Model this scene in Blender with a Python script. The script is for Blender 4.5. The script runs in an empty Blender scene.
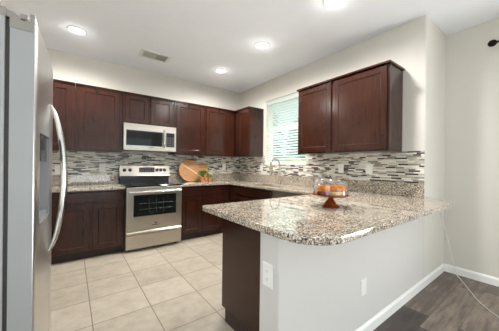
import bpy, bmesh, math, random
from mathutils import Matrix, Vector
random.seed(7)
S = bpy.context.scene
COL = S.collection

# ------------------------------------------------------------------ camera
CX, CY, CZ, YAW, PITCH, ROLL, FPX = -2.8641, -4.2046, 1.2077, 0.6423, -0.0008, 0.0119, 237.29
cam = bpy.data.cameras.new('camera')
cam.sensor_width = 36.0
cam.lens = FPX / 499.0 * 36.0
cam.clip_start = 0.05
camo = bpy.data.objects.new('camera', cam)
COL.objects.link(camo)
camo.matrix_world = (Matrix.Translation((CX, CY, CZ)) @ Matrix.Rotation(-YAW, 4, 'Z')
                     @ Matrix.Rotation(math.pi / 2 + PITCH, 4, 'X') @ Matrix.Rotation(ROLL, 4, 'Z'))
S.camera = camo

# ------------------------------------------------------------------ light
S.view_settings.view_transform = 'Standard'
S.view_settings.look = 'None'
S.view_settings.gamma = 1.0
S.view_settings.use_curve_mapping = False
S.view_settings.exposure = 0.62
S.cycles.diffuse_bounces = 8
S.cycles.max_bounces = 14
SKY_STRENGTH = 0.95
FILL_REAR = 26.0
FILL_SIDE = 82.0
CAN_POWER = 26.0
FILL_LEFT = 12.0
CAN_GLOW = 5.0
WORLD = bpy.data.worlds.new('sky')
S.world = WORLD
WORLD.use_nodes = True
nt = WORLD.node_tree
bg = nt.nodes['Background']
bg.inputs['Color'].default_value = (0.66, 0.86, 0.90, 1)
bg.inputs['Strength'].default_value = SKY_STRENGTH


def area_light(name, loc, rot, sx, sy, power, col):
    l = bpy.data.lights.new(name, 'AREA')
    l.shape = 'RECTANGLE'
    l.size, l.size_y, l.energy, l.color = sx, sy, power, col
    o = bpy.data.objects.new(name, l)
    COL.objects.link(o)
    o.location, o.rotation_euler = loc, rot
    return o


# unseen openings in the rear and dining walls let in the sky


# fill lamps added outside both openings, tilted up to brighten the ceiling
area_light('fill_rear', (-1.5, -9.6, 0.7), (math.radians(128), 0, 0), 3.4, 1.2, FILL_REAR, (0.97, 0.98, 1.0))
area_light('fill_dining', (1.15, -6.0, 0.5), (math.radians(135), 0, math.pi / 2), 2.1, 0.9, FILL_SIDE, (0.98, 0.98, 1.0))


# added fill lamp in an invented opening of the left wall, beside the fridge
area_light('fill_left', (-3.86, -4.15, 1.45), (math.pi / 2, 0, -math.pi / 2), 1.6, 1.6, FILL_LEFT, (0.97, 0.98, 1.0))


SUN_STRENGTH = 12.0
_l = bpy.data.lights.new('sun', 'SUN')
_l.energy, _l.color, _l.angle = SUN_STRENGTH, (0.97, 0.99, 1.0), math.radians(1.0)
_o = bpy.data.objects.new('sun', _l)
COL.objects.link(_o)
_o.rotation_euler = (math.radians(8), math.radians(36), 0)


# ------------------------------------------------------------------ helpers
def tag(o, label=None, cat=None, group=None, kind=None):
    if label: o['label'] = label
    if cat: o['category'] = cat
    if group: o['group'] = group
    if kind: o['kind'] = kind
    return o


def thing(name, label, cat, loc, group=None):
    o = bpy.data.objects.new(name, None)
    o.empty_display_size = 0.05
    o.location = loc
    COL.objects.link(o)
    return tag(o, label, cat, group)


def world_base(o):
    v = Vector((0, 0, 0))
    while o is not None:
        v += Vector(o.location)
        o = o.parent
    return v


def obj(name, bm, mat, parent=None, smooth=False, loc=None, label=None):
    """links bm (in world coordinates) as ONE mesh object; the mesh is stored relative to its parent's base or loc"""
    bmesh.ops.recalc_face_normals(bm, faces=bm.faces)
    base = world_base(parent) if parent else Vector(loc or (0, 0, 0))
    bmesh.ops.translate(bm, verts=bm.verts, vec=-base)
    me = bpy.data.meshes.new(name)
    bm.to_mesh(me)
    bm.free()
    if smooth:
        for p in me.polygons: p.use_smooth = True
        if smooth != 'all':
            me.set_sharp_from_angle(angle=math.radians(38))
    me.materials.append(mat)
    o = bpy.data.objects.new(name, me)
    COL.objects.link(o)
    if parent: o.parent = parent
    elif loc: o.location = loc
    if label: o['label'] = label
    return o


def struct(name, bm, mat, parent=None, smooth=False):
    o = obj(name, bm, mat, parent, smooth)
    if not parent: o['kind'] = 'structure'
    return o


def NB(): return bmesh.new()


def box(bm, a, b, bev=0.0, seg=2):
    lo = [min(a[i], b[i]) for i in range(3)]
    hi = [max(a[i], b[i]) for i in range(3)]
    t = bmesh.new()
    bmesh.ops.create_cube(t, size=1.0)
    for v in t.verts:
        v.co = Vector([lo[i] + (v.co[i] + .5) * (hi[i] - lo[i]) for i in range(3)])
    if bev > 0:
        bev = min(bev, 0.45 * min(hi[i] - lo[i] for i in range(3)))
        bmesh.ops.bevel(t, geom=t.edges[:], offset=bev, segments=seg, profile=0.5, affect='EDGES')
    merge(bm, t)
    return bm


def merge(bm, t):
    m = {}
    for v in t.verts: m[v] = bm.verts.new(v.co)
    for f in t.faces:
        try: bm.faces.new([m[v] for v in f.verts])
        except ValueError: pass
    t.free()


def lathe(bm, prof, c=(0, 0, 0), n=32, axis='Z', cap=True):
    """prof: list of (radius, height)"""
    rings = []
    for r, h in prof:
        ring = []
        for k in range(n):
            a = 2 * math.pi * k / n
            p = (r * math.cos(a), r * math.sin(a), h)
            if axis == 'Y': p = (p[0], -h, p[1])
            if axis == 'X': p = (h, p[0], p[1])
            ring.append(bm.verts.new((c[0] + p[0], c[1] + p[1], c[2] + p[2])))
        rings.append(ring)
    for a, b in zip(rings, rings[1:]):
        for k in range(n):
            bm.faces.new((a[k], a[(k + 1) % n], b[(k + 1) % n], b[k]))
    if cap:
        bm.faces.new(rings[0]); bm.faces.new(rings[-1])
    return bm


def tube(bm, pts, r, n=12, cap=True):
    pts = [Vector(p) for p in pts]
    rs = r if isinstance(r, (list, tuple)) else [r] * len(pts)
    rings = []
    up = Vector((0.123, 0.31, 0.94)).normalized()
    for i, p in enumerate(pts):
        t = (pts[min(i + 1, len(pts) - 1)] - pts[max(i - 1, 0)]).normalized()
        s = t.cross(up)
        if s.length < 1e-4: s = t.cross(Vector((1, 0, 0)))
        s.normalize()
        u = s.cross(t).normalized()
        up = u
        rings.append([bm.verts.new(p + (s * math.cos(2 * math.pi * k / n) + u * math.sin(2 * math.pi * k / n)) * rs[i]) for k in range(n)])
    for a, b in zip(rings, rings[1:]):
        for k in range(n): bm.faces.new((a[k], a[(k + 1) % n], b[(k + 1) % n], b[k]))
    if cap:
        bm.faces.new(rings[0]); bm.faces.new(rings[-1])
    return bm


def smooth_path(P, n=8):
    P = [Vector(p) for p in P]
    out = []
    for i in range(len(P) - 1):
        p0, p1, p2, p3 = P[max(i - 1, 0)], P[i], P[i + 1], P[min(i + 2, len(P) - 1)]
        for k in range(n):
            t = k / n
            out.append(0.5 * ((2 * p1) + (p2 - p0) * t + (2 * p0 - 5 * p1 + 4 * p2 - p3) * t * t + (3 * p1 - p0 - 3 * p2 + p3) * t ** 3))
    out.append(P[-1])
    return out


def prism(bm, outline, mp, d0, d1):
    """outline: 2D points; mp(u, v, d) -> world"""
    a = [bm.verts.new(mp(u, v, d0)) for u, v in outline]
    b = [bm.verts.new(mp(u, v, d1)) for u, v in outline]
    bm.faces.new(a); bm.faces.new(b)
    n = len(outline)
    for k in range(n): bm.faces.new((a[k], a[(k + 1) % n], b[(k + 1) % n], b[k]))
    return bm


def rings(bm, loops, cap0=True, cap1=True, closed=False):
    R = [[bm.verts.new(p) for p in l] for l in loops]
    n = len(R[0])
    pr = list(zip(R, R[1:])) + ([(R[-1], R[0])] if closed else [])
    for a, b in pr:
        for k in range(n): bm.faces.new((a[k], a[(k + 1) % n], b[(k + 1) % n], b[k]))
    if cap0 and not closed: bm.faces.new(R[0])
    if cap1 and not closed: bm.faces.new(R[-1])
    return bm


def wall_with_hole(bm, mp, u0, u1, z0, z1, d0, d1, holes):
    """slab in (u,z), thickness d0..d1, rectangular holes (ua,ub,za,zb)"""
    us = sorted({u0, u1, *[h[0] for h in holes], *[h[1] for h in holes]})
    zs = sorted({z0, z1, *[h[2] for h in holes], *[h[3] for h in holes]})
    def solid(i, j):
        if i < 0 or j < 0 or i >= len(us) - 1 or j >= len(zs) - 1: return False
        u, z = (us[i] + us[i + 1]) / 2, (zs[j] + zs[j + 1]) / 2
        return not any(h[0] < u < h[1] and h[2] < z < h[3] for h in holes)
    V = {}
    def vv(i, j, d):
        k = (i, j, d)
        if k not in V: V[k] = bm.verts.new(mp(us[i], zs[j], d))
        return V[k]
    for i in range(len(us) - 1):
        for j in range(len(zs) - 1):
            if not solid(i, j): continue
            for d in (d0, d1): bm.faces.new((vv(i, j, d), vv(i + 1, j, d), vv(i + 1, j + 1, d), vv(i, j + 1, d)))
            for di, dj, e in ((-1, 0, ((i, j), (i, j + 1))), (1, 0, ((i + 1, j), (i + 1, j + 1))), (0, -1, ((i, j), (i + 1, j))), (0, 1, ((i, j + 1), (i + 1, j + 1)))):
                if not solid(i + di, j + dj):
                    (a, b) = e
                    bm.faces.new((vv(*a, d0), vv(*b, d0), vv(*b, d1), vv(*a, d1)))
    return bm


# ------------------------------------------------------------------ materials
def srgb(r, g, b):
    f = lambda c: (c / 255 / 12.92) if c / 255 <= 0.04045 else ((c / 255 + 0.055) / 1.055) ** 2.4
    return (f(r), f(g), f(b), 1.0)


class N:
    """small node-graph helper"""
    def __init__(s, name):
        s.m = bpy.data.materials.new(name)
        s.m.use_nodes = True
        s.t = s.m.node_tree
        s.b = s.t.nodes['Principled BSDF']
        s._tc = None
    def new(s, ty, **kw):
        n = s.t.nodes.new(ty)
        for k, v in kw.items(): setattr(n, k, v)
        return n
    def link(s, a, b): s.t.links.new(a, b)
    def put(s, sock, v):
        if hasattr(v, 'is_output'): s.link(v, sock)
        else: sock.default_value = v
    def math(s, op, a, b=0.0, c=0.0):
        n = s.new('ShaderNodeMath', operation=op)
        s.put(n.inputs[0], a); s.put(n.inputs[1], b); s.put(n.inputs[2], c)
        return n.outputs[0]
    def co(s):
        if not s._tc: s._tc = s.new('ShaderNodeTexCoord')
        return s._tc.outputs['Object']
    def geo(s): return s.new('ShaderNodeNewGeometry').outputs['Position']
    def xyz(s, v):
        n = s.new('ShaderNodeSeparateXYZ'); s.link(v, n.inputs[0]); return n.outputs
    def scale(s, v, sc):
        n = s.new('ShaderNodeMapping'); s.link(v, n.inputs['Vector']); n.inputs['Scale'].default_value = sc
        return n.outputs[0]
    def noise(s, v, sc, det=3, rough=0.5):
        n = s.new('ShaderNodeTexNoise'); s.link(v, n.inputs['Vector'])
        n.inputs['Scale'].default_value = sc; n.inputs['Detail'].default_value = det; n.inputs['Roughness'].default_value = rough
        return n.outputs['Fac']
    def ramp(s, fac, stops, interp='LINEAR'):
        n = s.new('ShaderNodeValToRGB'); s.link(fac, n.inputs['Fac'])
        e = n.color_ramp.elements
        n.color_ramp.interpolation = interp
        while len(e) < len(stops): e.new(0.5)
        for el, (p, c) in zip(e, stops): el.position = p; el.color = c
        return n.outputs['Color']
    def mix(s, f, a, b, bt='MIX'):
        n = s.new('ShaderNodeMix', data_type='RGBA', blend_type=bt)
        s.put(n.inputs['Factor'], f); s.put(n.inputs[6], a); s.put(n.inputs[7], b)
        return n.outputs[2]
    def bump(s, h, st=0.2, dist=0.002):
        n = s.new('ShaderNodeBump'); s.link(h, n.inputs['Height'])
        n.inputs['Strength'].default_value = st; n.inputs['Distance'].default_value = dist
        s.link(n.outputs[0], s.b.inputs['Normal'])
    def set(s, col=None, rough=None, metal=None, **kw):
        if col is not None: s.put(s.b.inputs['Base Color'], col)
        if rough is not None: s.put(s.b.inputs['Roughness'], rough)
        if metal is not None: s.put(s.b.inputs['Metallic'], metal)
        for k, v in kw.items(): s.put(s.b.inputs[k.replace('_', ' ')], v)
        return s.m


def paint(name, col, rough=0.6, var=0.03, bump=0.0, sc=6):
    g = N(name)
    f = g.noise(g.co(), sc, 4)
    lo = tuple(c * (1 - var) for c in col[:3]) + (1,)
    hi = tuple(min(1, c * (1 + var)) for c in col[:3]) + (1,)
    c = g.ramp(f, [(0.3, lo), (0.7, hi)])
    if bump: g.bump(g.noise(g.co(), 180, 2), bump, 0.001)
    return g.set(c, rough)


def metal(name, col, rough, axis=(1, 1, 60), var=0.06):
    g = N(name)
    f = g.noise(g.scale(g.co(), axis), 12, 3)
    c = g.ramp(f, [(0.3, tuple(x * (1 - var) for x in col[:3]) + (1,)), (0.7, tuple(min(1, x * (1 + var)) for x in col[:3]) + (1,))])
    r = g.math('MULTIPLY_ADD', f, 0.08, rough - 0.04)
    return g.set(c, r, 1.0)


def strips(g, u, v, rowh, length, gap_v, gap_u, seed):
    """rows of strips of random length: returns (random value per strip, joint mask 0/1)"""
    rv = g.math('DIVIDE', v, rowh)
    row = g.math('FLOOR', rv)
    fr = g.math('FRACT', rv)
    wn = g.new('ShaderNodeTexWhiteNoise', noise_dimensions='1D')
    g.link(g.math('ADD', row, seed), wn.inputs['W'])
    w = g.math('ADD', g.math('DIVIDE', u, length), g.math('MULTIPLY', wn.outputs['Value'], 97.0))
    vo = g.new('ShaderNodeTexVoronoi', voronoi_dimensions='1D', feature='F1')
    vo.inputs['Scale'].default_value = 1.0
    g.link(w, vo.inputs['W'])
    ed = g.new('ShaderNodeTexVoronoi', voronoi_dimensions='1D', feature='DISTANCE_TO_EDGE')
    ed.inputs['Scale'].default_value = 1.0
    g.link(w, ed.inputs['W'])
    wn2 = g.new('ShaderNodeTexWhiteNoise', noise_dimensions='3D')
    cb = g.new('ShaderNodeCombineXYZ')
    sp = g.new('ShaderNodeSeparateColor'); g.link(vo.outputs['Color'], sp.inputs[0])
    g.link(sp.outputs[0], cb.inputs[0]); g.link(row, cb.inputs[1])
    g.link(cb.outputs[0], wn2.inputs['Vector'])
    dv = g.math('SUBTRACT', 0.5, g.math('ABSOLUTE', g.math('SUBTRACT', fr, 0.5)))
    mv = g.math('LESS_THAN', dv, gap_v / rowh / 2)
    mu = g.math('LESS_THAN', ed.outputs['Distance'], gap_u / length / 2)
    return wn2.outputs['Value'], g.math('MAXIMUM', mv, mu)


def mat_mosaic(name, axis):
    g = N(name)
    P = g.xyz(g.geo())
    val, joint = strips(g, P[axis], P[2], 0.0168, 0.095, 0.0022, 0.0025, 11.0 + axis)
    c = g.ramp(val, [(0.0, srgb(226, 224, 214)), (0.20, srgb(176, 172, 160)), (0.36, srgb(202, 198, 184)), (0.50, srgb(142, 132, 120)),
                     (0.60, srgb(58, 48, 44)), (0.70, srgb(124, 120, 112)), (0.76, srgb(50, 43, 40)), (0.85, srgb(214, 212, 200))], 'CONSTANT')
    c = g.mix(joint, c, srgb(188, 183, 172))
    r = g.math('MULTIPLY_ADD', joint, 0.5, 0.18)
    g.bump(g.math('SUBTRACT', 1.0, joint), 0.4, 0.0015)
    return g.set(c, r)


def mat_granite():
    g = N('granite')
    p = g.geo()
    v1 = g.new('ShaderNodeTexVoronoi'); g.link(p, v1.inputs['Vector']); v1.inputs['Scale'].default_value = 120
    v2 = g.new('ShaderNodeTexVoronoi'); g.link(p, v2.inputs['Vector']); v2.inputs['Scale'].default_value = 210
    s1 = g.new('ShaderNodeSeparateColor'); g.link(v1.outputs['Color'], s1.inputs[0])
    s2 = g.new('ShaderNodeSeparateColor'); g.link(v2.outputs['Color'], s2.inputs[0])
    big = g.noise(p, 9, 4, 0.6)
    a = g.math('ADD', s1.outputs[0], g.math('MULTIPLY', g.math('SUBTRACT', big, 0.5), 0.55))
    c1 = g.ramp(a, [(0.0, srgb(78, 66, 58)), (0.07, srgb(128, 112, 96)), (0.22, srgb(162, 146, 124)), (0.42, srgb(188, 175, 156)),
                    (0.62, srgb(168, 155, 138)), (0.80, srgb(138, 126, 112)), (0.90, srgb(212, 204, 190))], 'CONSTANT')
    dark = g.math('LESS_THAN', g.math('ADD', s2.outputs[1], g.math('MULTIPLY', g.math('SUBTRACT', big, 0.5), 0.22)), 0.15)
    lite = g.math('GREATER_THAN', s2.outputs[2], 0.87)
    c = g.mix(lite, c1, srgb(228, 220, 206))
    c = g.mix(dark, c, srgb(50, 43, 40))
    return g.set(c, 0.035, Specular_IOR_Level=0.9)


def mat_floor_tile():
    g = N('floor_tile')
    P = g.xyz(g.geo())
    px, py = 0.4155, 0.3965
    u = g.math('DIVIDE', g.math('ADD', P[0], 2.73 + px * 20), px)
    v = g.math('DIVIDE', g.math('ADD', P[1], 2.093 + py * 20), py)
    fu, fv = g.math('FRACT', u), g.math('FRACT', v)
    du = g.math('SUBTRACT', 0.5, g.math('ABSOLUTE', g.math('SUBTRACT', fu, 0.5)))
    dv = g.math('SUBTRACT', 0.5, g.math('ABSOLUTE', g.math('SUBTRACT', fv, 0.5)))
    joint = g.math('LESS_THAN', g.math('MINIMUM', du, dv), 0.0085)
    cb = g.new('ShaderNodeCombineXYZ'); g.link(g.math('FLOOR', u), cb.inputs[0]); g.link(g.math('FLOOR', v), cb.inputs[1])
    wn = g.new('ShaderNodeTexWhiteNoise', noise_dimensions='3D'); g.link(cb.outputs[0], wn.inputs['Vector'])
    n = g.noise(g.geo(), 7, 6, 0.65)
    f = g.math('ADD', g.math('MULTIPLY', wn.outputs['Value'], 0.22), n)
    c = g.ramp(f, [(0.35, srgb(150, 140, 125)), (0.55, srgb(167, 157, 141)), (0.8, srgb(181, 172, 156))])
    c = g.mix(joint, c, srgb(122, 108, 94))
    g.bump(g.math('SUBTRACT', 1.0, joint), 0.4, 0.002)
    return g.set(c, g.math('MULTIPLY_ADD', joint, 0.4, 0.38))


def mat_planks():
    g = N('laminate_planks')
    P = g.xyz(g.geo())
    val, joint = strips(g, P[0], g.math('ADD', P[1], 3.36), 0.185, 0.95, 0.002, 0.002, 5.0)
    cb = g.new('ShaderNodeCombineXYZ')
    g.link(g.math('MULTIPLY_ADD', P[0], 1.6, g.math('MULTIPLY', val, 30)), cb.inputs[0])
    g.link(g.math('MULTIPLY', P[1], 14), cb.inputs[1])
    gr = g.noise(cb.outputs[0], 2.2, 6, 0.62)
    gr = g.math('ADD', gr, g.math('MULTIPLY', g.math('SUBTRACT', g.noise(g.scale(g.geo(), (1, 3, 1)), 3.5, 4, 0.6), 0.5), 0.55))
    f = g.math('ADD', g.math('MULTIPLY', val, 0.45), g.math('MULTIPLY', gr, 0.72))
    c = g.ramp(f, [(0.26, srgb(56, 47, 44)), (0.46, srgb(82, 71, 66)), (0.68, srgb(104, 92, 85)), (0.95, srgb(158, 142, 126))])
    c = g.mix(joint, c, srgb(72, 61, 54))
    return g.set(c, 0.42)


def mat_wood(name, dark, mid, lite, rough=0.2, sc=(22, 22, 1.6), coat=0.0):
    g = N(name)
    p = g.co()
    f = g.noise(g.scale(p, sc), 2.4, 6, 0.6)
    b = g.noise(p, 3.2, 3)
    f = g.math('ADD', g.math('MULTIPLY', f, 0.65), g.math('MULTIPLY', b, 0.35))
    c = g.ramp(f, [(0.3, dark), (0.5, mid), (0.72, lite)])
    return g.set(c, rough, Coat_Weight=coat, Coat_Roughness=0.18, Specular_IOR_Level=0.42)


def glass(name, rough=0.0, ior=1.45, col=(1, 1, 1, 1)):
    g = N(name)
    return g.set(col, rough, Transmission_Weight=1.0, IOR=ior)


def emit(name, col, st):
    g = N(name)
    return g.set((0.8, 0.8, 0.8, 1), 0.5, Emission_Color=col, Emission_Strength=st)


WALLC = srgb(212, 208, 199)
M = dict(
    wall=paint('wall_paint', WALLC, 0.75, 0.012, 0.08),
    ceil=paint('ceiling_paint', srgb(243, 247, 253), 0.85, 0.012, 0.10),
    half=paint('half_wall_paint', srgb(208, 205, 201), 0.7, 0.012, 0.08),
    white=paint('white_trim_paint', srgb(238, 237, 233), 0.4, 0.01),
    plate=paint('white_plate', srgb(236, 234, 228), 0.35, 0.01),
    slot=paint('socket_slot', srgb(90, 86, 82), 0.5, 0.02),
    mos_x=mat_mosaic('mosaic_back', 0), mos_y=mat_mosaic('mosaic_side', 1),
    granite=mat_granite(), tile=mat_floor_tile(), plank=mat_planks(),
    wood=mat_wood('espresso_wood', srgb(37, 18, 12), srgb(50, 25, 16), srgb(68, 35, 22)),
    toe=mat_wood('toe_wood', srgb(34, 18, 15), srgb(42, 23, 19), srgb(52, 29, 24), 0.4),
    steel=metal('brushed_steel', srgb(190, 183, 172), 0.30),
    steel_h=metal('handle_steel', srgb(220, 218, 214), 0.22, (1, 1, 4)),
    fridge=metal('fridge_steel', srgb(214, 212, 210), 0.30, (1, 1, 40), 0.02),
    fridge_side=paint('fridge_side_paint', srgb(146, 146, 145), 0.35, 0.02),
    fridge_case=paint('fridge_case_paint', srgb(150, 150, 150), 0.45, 0.03),
    hinge=paint('hinge_plastic', srgb(132, 126, 118), 0.5, 0.03),
    gasket=paint('gasket_rubber', srgb(52, 48, 45), 0.7, 0.03),
    black=paint('black_enamel', srgb(24, 23, 24), 0.18, 0.03),
    blackglass=paint('black_glass', srgb(16, 16, 18), 0.05, 0.02),
    ovenglass=paint('oven_glass', srgb(22, 26, 24), 0.06, 0.05),
    burner=paint('burner_ring', srgb(92, 92, 94), 0.2, 0.03),
    knob=paint('knob_black', srgb(30, 28, 28), 0.3, 0.03),
    panelgrey=paint('panel_grey', srgb(70, 70, 70), 0.3, 0.05),
    chrome=metal('faucet_steel', srgb(190, 184, 174), 0.18, (1, 1, 2)),
    blind=None,
    cord=paint('white_cord', srgb(235, 232, 226), 0.5, 0.01),
    frame=paint('window_vinyl', srgb(226, 226, 220), 0.4, 0.01),
    pane=glass('window_glass', 0.0, 1.02),
    dome=glass('dome_glass', 0.0, 1.42),
    amber=None,
    bronze=metal('oil_bronze', srgb(44, 35, 30), 0.5, (3, 3, 3)),
    terracotta=paint('terracotta', srgb(196, 122, 66), 0.7, 0.08, sc=20),
    soil=paint('soil', srgb(60, 45, 34), 0.9, 0.2, sc=60),
    leaf=paint('leaf_green', srgb(70, 118, 44), 0.5, 0.35, sc=40),
    leaf_pale=paint('leaf_yellow_green', srgb(120, 140, 50), 0.5, 0.3, sc=40),
    lamp=emit('lamp_glow', (1.0, 0.90, 0.66, 1), 1.0),
    vent=paint('vent_enamel', srgb(234, 234, 230), 0.5, 0.02),
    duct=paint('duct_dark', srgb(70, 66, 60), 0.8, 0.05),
    grass=paint('yard_gravel', srgb(206, 200, 186), 0.9, 0.2, sc=8),
    block=paint('garden_block', srgb(188, 190, 180), 0.9, 0.06, sc=4),
    foliage=paint('blue_green_foliage', srgb(120, 160, 150), 0.7, 0.25, sc=6),
    hedge=paint('hedge_leaf', srgb(140, 168, 92), 0.7, 0.3, sc=12),
    bark=paint('bark', srgb(90, 72, 56), 0.9, 0.2, sc=20),
    emblem=paint('emblem_grey', srgb(96, 94, 92), 0.4, 0.03),
)
g = N('blind_white')
tr = g.new('ShaderNodeBsdfTranslucent'); tr.inputs['Color'].default_value = srgb(236, 243, 240)
ms = g.new('ShaderNodeMixShader'); ms.inputs[0].default_value = 0.55
g.set(srgb(240, 244, 241), 0.5)
g.link(g.b.outputs[0], ms.inputs[1]); g.link(tr.outputs[0], ms.inputs[2]); g.link(ms.outputs[0], g.t.nodes['Material Output'].inputs[0])
M['blind'] = g.m
g = N('amber_glass')
M['amber'] = g.set(g.ramp(g.noise(g.co(), 14, 2), [(0.3, srgb(132, 54, 22)), (0.7, srgb(178, 88, 42))]), 0.08, Transmission_Weight=0.35, Coat_Weight=0.5)
g = N('cake_crumb')
M['cake'] = g.set(g.ramp(g.noise(g.co(), 60, 4), [(0.3, srgb(206, 104, 14)), (0.55, srgb(240, 142, 20)), (0.75, srgb(250, 172, 50))]), 0.6)
g = N('cake_cream')
M['cream'] = g.set(g.ramp(g.noise(g.co(), 30, 3), [(0.3, srgb(238, 196, 110)), (0.7, srgb(248, 222, 160))]), 0.5)
g = N('board_round')
cc = g.co(); X = g.xyz(cc)
f = g.noise(g.scale(cc, (5, 5, 30)), 2.5, 5)
c = g.ramp(f, [(0.3, srgb(190, 132, 78)), (0.55, srgb(212, 156, 100)), (0.75, srgb(224, 174, 120))])
# pale oblique streak: a highlight painted into the board colour
streak = g.math('ABSOLUTE', g.math('ADD', g.math('MULTIPLY_ADD', X[0], 0.56, g.math('MULTIPLY', X[2], 0.83)), -0.19))
c = g.mix(g.math('LESS_THAN', streak, 0.012), c, srgb(240, 206, 160))
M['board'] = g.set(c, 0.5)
M['board2'] = mat_wood('board_pale', srgb(186, 128, 76), srgb(206, 150, 94), srgb(220, 170, 116), 0.5, (3, 12, 26), 0.0)

# ------------------------------------------------------------------ setting
H = 2.7588
RX = 0.64            # dining wall
RY = -3.345          # return wall / half wall face
mp_back = lambda u, z, d: (u, d, z)
mp_side = lambda u, z, d: (d, u, z)

bm = NB(); box(bm, (-3.95, RY, -0.1), (0.2, 0.15, 0.0)); struct('floor', bm, M['tile'])
bm = NB(); box(bm, (-3.95, -9.2, -0.1), (0.8, RY, 0.0)); struct('floor_dining', bm, M['plank'])
bm = NB(); box(bm, (-3.95, -9.2, H), (0.8, 0.15, H + 0.1)); struct('ceiling', bm, M['ceil'])
bm = NB(); box(bm, (-3.95, 0, 0), (0.15, 0.15, H)); struct('wall_back', bm, M['wall'])
bm = NB(); wall_with_hole(bm, mp_side, -9.2, 0.0, 0, H, -3.95, -3.8, [(-5.0, -3.3, 0.6, 2.3)]); struct('wall_left', bm, M['wall'])  # unseen opening added for the left fill lamp
WIN = (-1.808, -0.877, 1.247, 2.389)
bm = NB()
wall_with_hole(bm, mp_side, RY + 0.15, 0.0, 0, H, 0.0, 0.15, [WIN])
struct('wall_window', bm, M['wall'])
# the return beside the worktop: bull-nosed outer corner
bm = NB()
r = 0.02
outl = [(0.0, RY + 0.15), (0.0, RY + r)]
outl += [(r - r * math.cos(a), RY + r - r * math.sin(a)) for a in [math.pi / 2 * k / 5 for k in range(1, 6)]]
outl += [(RX + 0.15, RY), (RX + 0.15, RY + 0.15)]
prism(bm, outl, lambda u, v, d: (u, v, d), 0.0, H)
struct('wall_return', bm, M['wall'], smooth=True)
bm = NB()
wall_with_hole(bm, mp_side, -9.2, RY, 0, H, RX, RX + 0.15, [(-7.1, -4.9, 0.05, 2.15)])
struct('wall_dining', bm, M['wall'])
bm = NB()
wall_with_hole(bm, mp_back, -3.8, RX, 0, H, -9.2, -9.05, [(-3.3, 0.3, 0.25, 2.45)])
struct('wall_rear', bm, M['wall'])
# half wall under the peninsula
HX = -2.03
bm = NB(); box(bm, (HX, RY, 0), (0.0, RY + 0.15, 0.863), 0.006); struct('wall_peninsula', bm, M['half'])


def base_profile(bm, mp, u0, u1, h=0.085, t=0.014):
    prism(bm, [(0, 0), (t, 0), (t, h - 0.02), (t * 0.55, h - 0.006), (0.003, h), (0, h)], lambda d, z, u: mp(u, d, z), u0, u1)


bm = NB(); base_profile(bm, lambda u, d, z: (u, RY - d, z), HX, RX); struct('baseboard_peninsula', bm, M['white'])
bm = NB(); base_profile(bm, lambda u, d, z: (RX - d, u, z), -4.8, RY - 0.014); struct('baseboard_dining', bm, M['white'])
bm = NB(); base_profile(bm, lambda u, d, z: (HX - d, u, z), RY, RY + 0.15); struct('baseboard_end', bm, M['white'])

# kitchen window: recess sill, frame, rail, panes
wy0, wy1, wz0, wz1 = WIN
wd = bpy.data.objects.new('window_1', None); COL.objects.link(wd); wd['kind'] = 'structure'
wd.location = (0.1, (wy0 + wy1) / 2, wz0)
bm = NB()
wall_with_hole(bm, mp_side, wy0, wy1, wz0, wz1, 0.085, 0.13, [(wy0 + 0.045, wy1 - 0.045, wz0 + 0.045, 1.842), (wy0 + 0.045, wy1 - 0.045, 1.90, wz1 - 0.045)])
struct('window_frame', bm, M['frame'], wd)
bm = NB(); box(bm, (0.104, wy0 + 0.045, wz0 + 0.045), (0.109, wy1 - 0.045, wz1 - 0.045)); struct('pane', bm, M['pane'], wd)
bm = NB(); box(bm, (-0.012, wy0 - 0.02, wz0 - 0.022), (0.085, wy1 + 0.02, wz0 + 0.004), 0.004); struct('sill', bm, M['white'], wd)

# mosaic tile bands
bm = NB(); box(bm, (-3.8, -0.008, 0.88), (-0.008, 0.0, 1.376)); struct('backsplash_back', bm, M['mos_x'])
bm = NB()
wall_with_hole(bm, mp_side, RY + 0.004, 0.0, 0.88, 1.376, -0.008, 0.0, [(wy0 - 0.02, wy1 + 0.02, wz0 - 0.022, 1.376)])
# close the notch above the sill line
struct('backsplash_side', bm, M['mos_y'])

# outside the kitchen window
bm = NB(); box(bm, (0.8, -14, -0.35), (14, 8, -0.3)); struct('ground_garden', bm, M['grass'])
bm = NB(); box(bm, (6.0, -12, -0.3), (6.2, 8, 1.75), 0.01); struct('wall_garden', bm, M['block'])


def bush(loc, h, rr, n, label, mat):
    t = thing('garden_bush', label, 'bush', loc)
    rnd = random.Random(int(h * 100))
    bm = NB()
    for k in range(n):
        a, e = rnd.uniform(0, 6.283), rnd.uniform(-1, 1)
        R = rr * rnd.uniform(0.45, 1.0)
        c = Vector((math.cos(a) * R * math.sqrt(1 - e * e), math.sin(a) * R * math.sqrt(1 - e * e), h * 0.6 + e * h * 0.4))
        w = Vector((rnd.uniform(-1, 1), rnd.uniform(-1, 1), rnd.uniform(-.6, .6))).normalized()
        v = w.orthogonal().normalized()
        L, B = rnd.uniform(0.07, 0.13) * (1 + h / 6), rnd.uniform(0.03, 0.05) * (1 + h / 4)
        P = [c - w * L, c + v * B, c + w * L, c - v * B]
        bm.faces.new([bm.verts.new(p + Vector(loc)) for p in P])
    obj('foliage', bm, mat, t)
    bm = NB(); tube(bm, [Vector(loc), Vector(loc) + Vector((0.03, 0.02, h * 0.6))], [0.05, 0.025], 8); obj('stem', bm, M['bark'], t)
    return t


bush((3.0, 1.25, -0.3), 1.75, 0.75, 1300, 'yellow green bush at the lower right outside the kitchen window', M['hedge'])
bush((4.0, 4.3, -0.3), 4.3, 1.2, 2600, 'tall blue green tree filling the left of the kitchen window', M['foliage'])
bush((4.9, 2.05, -0.3), 3.6, 1.05, 2200, 'blue green tree behind the yellow green bush outside the window', M['foliage'])


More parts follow.
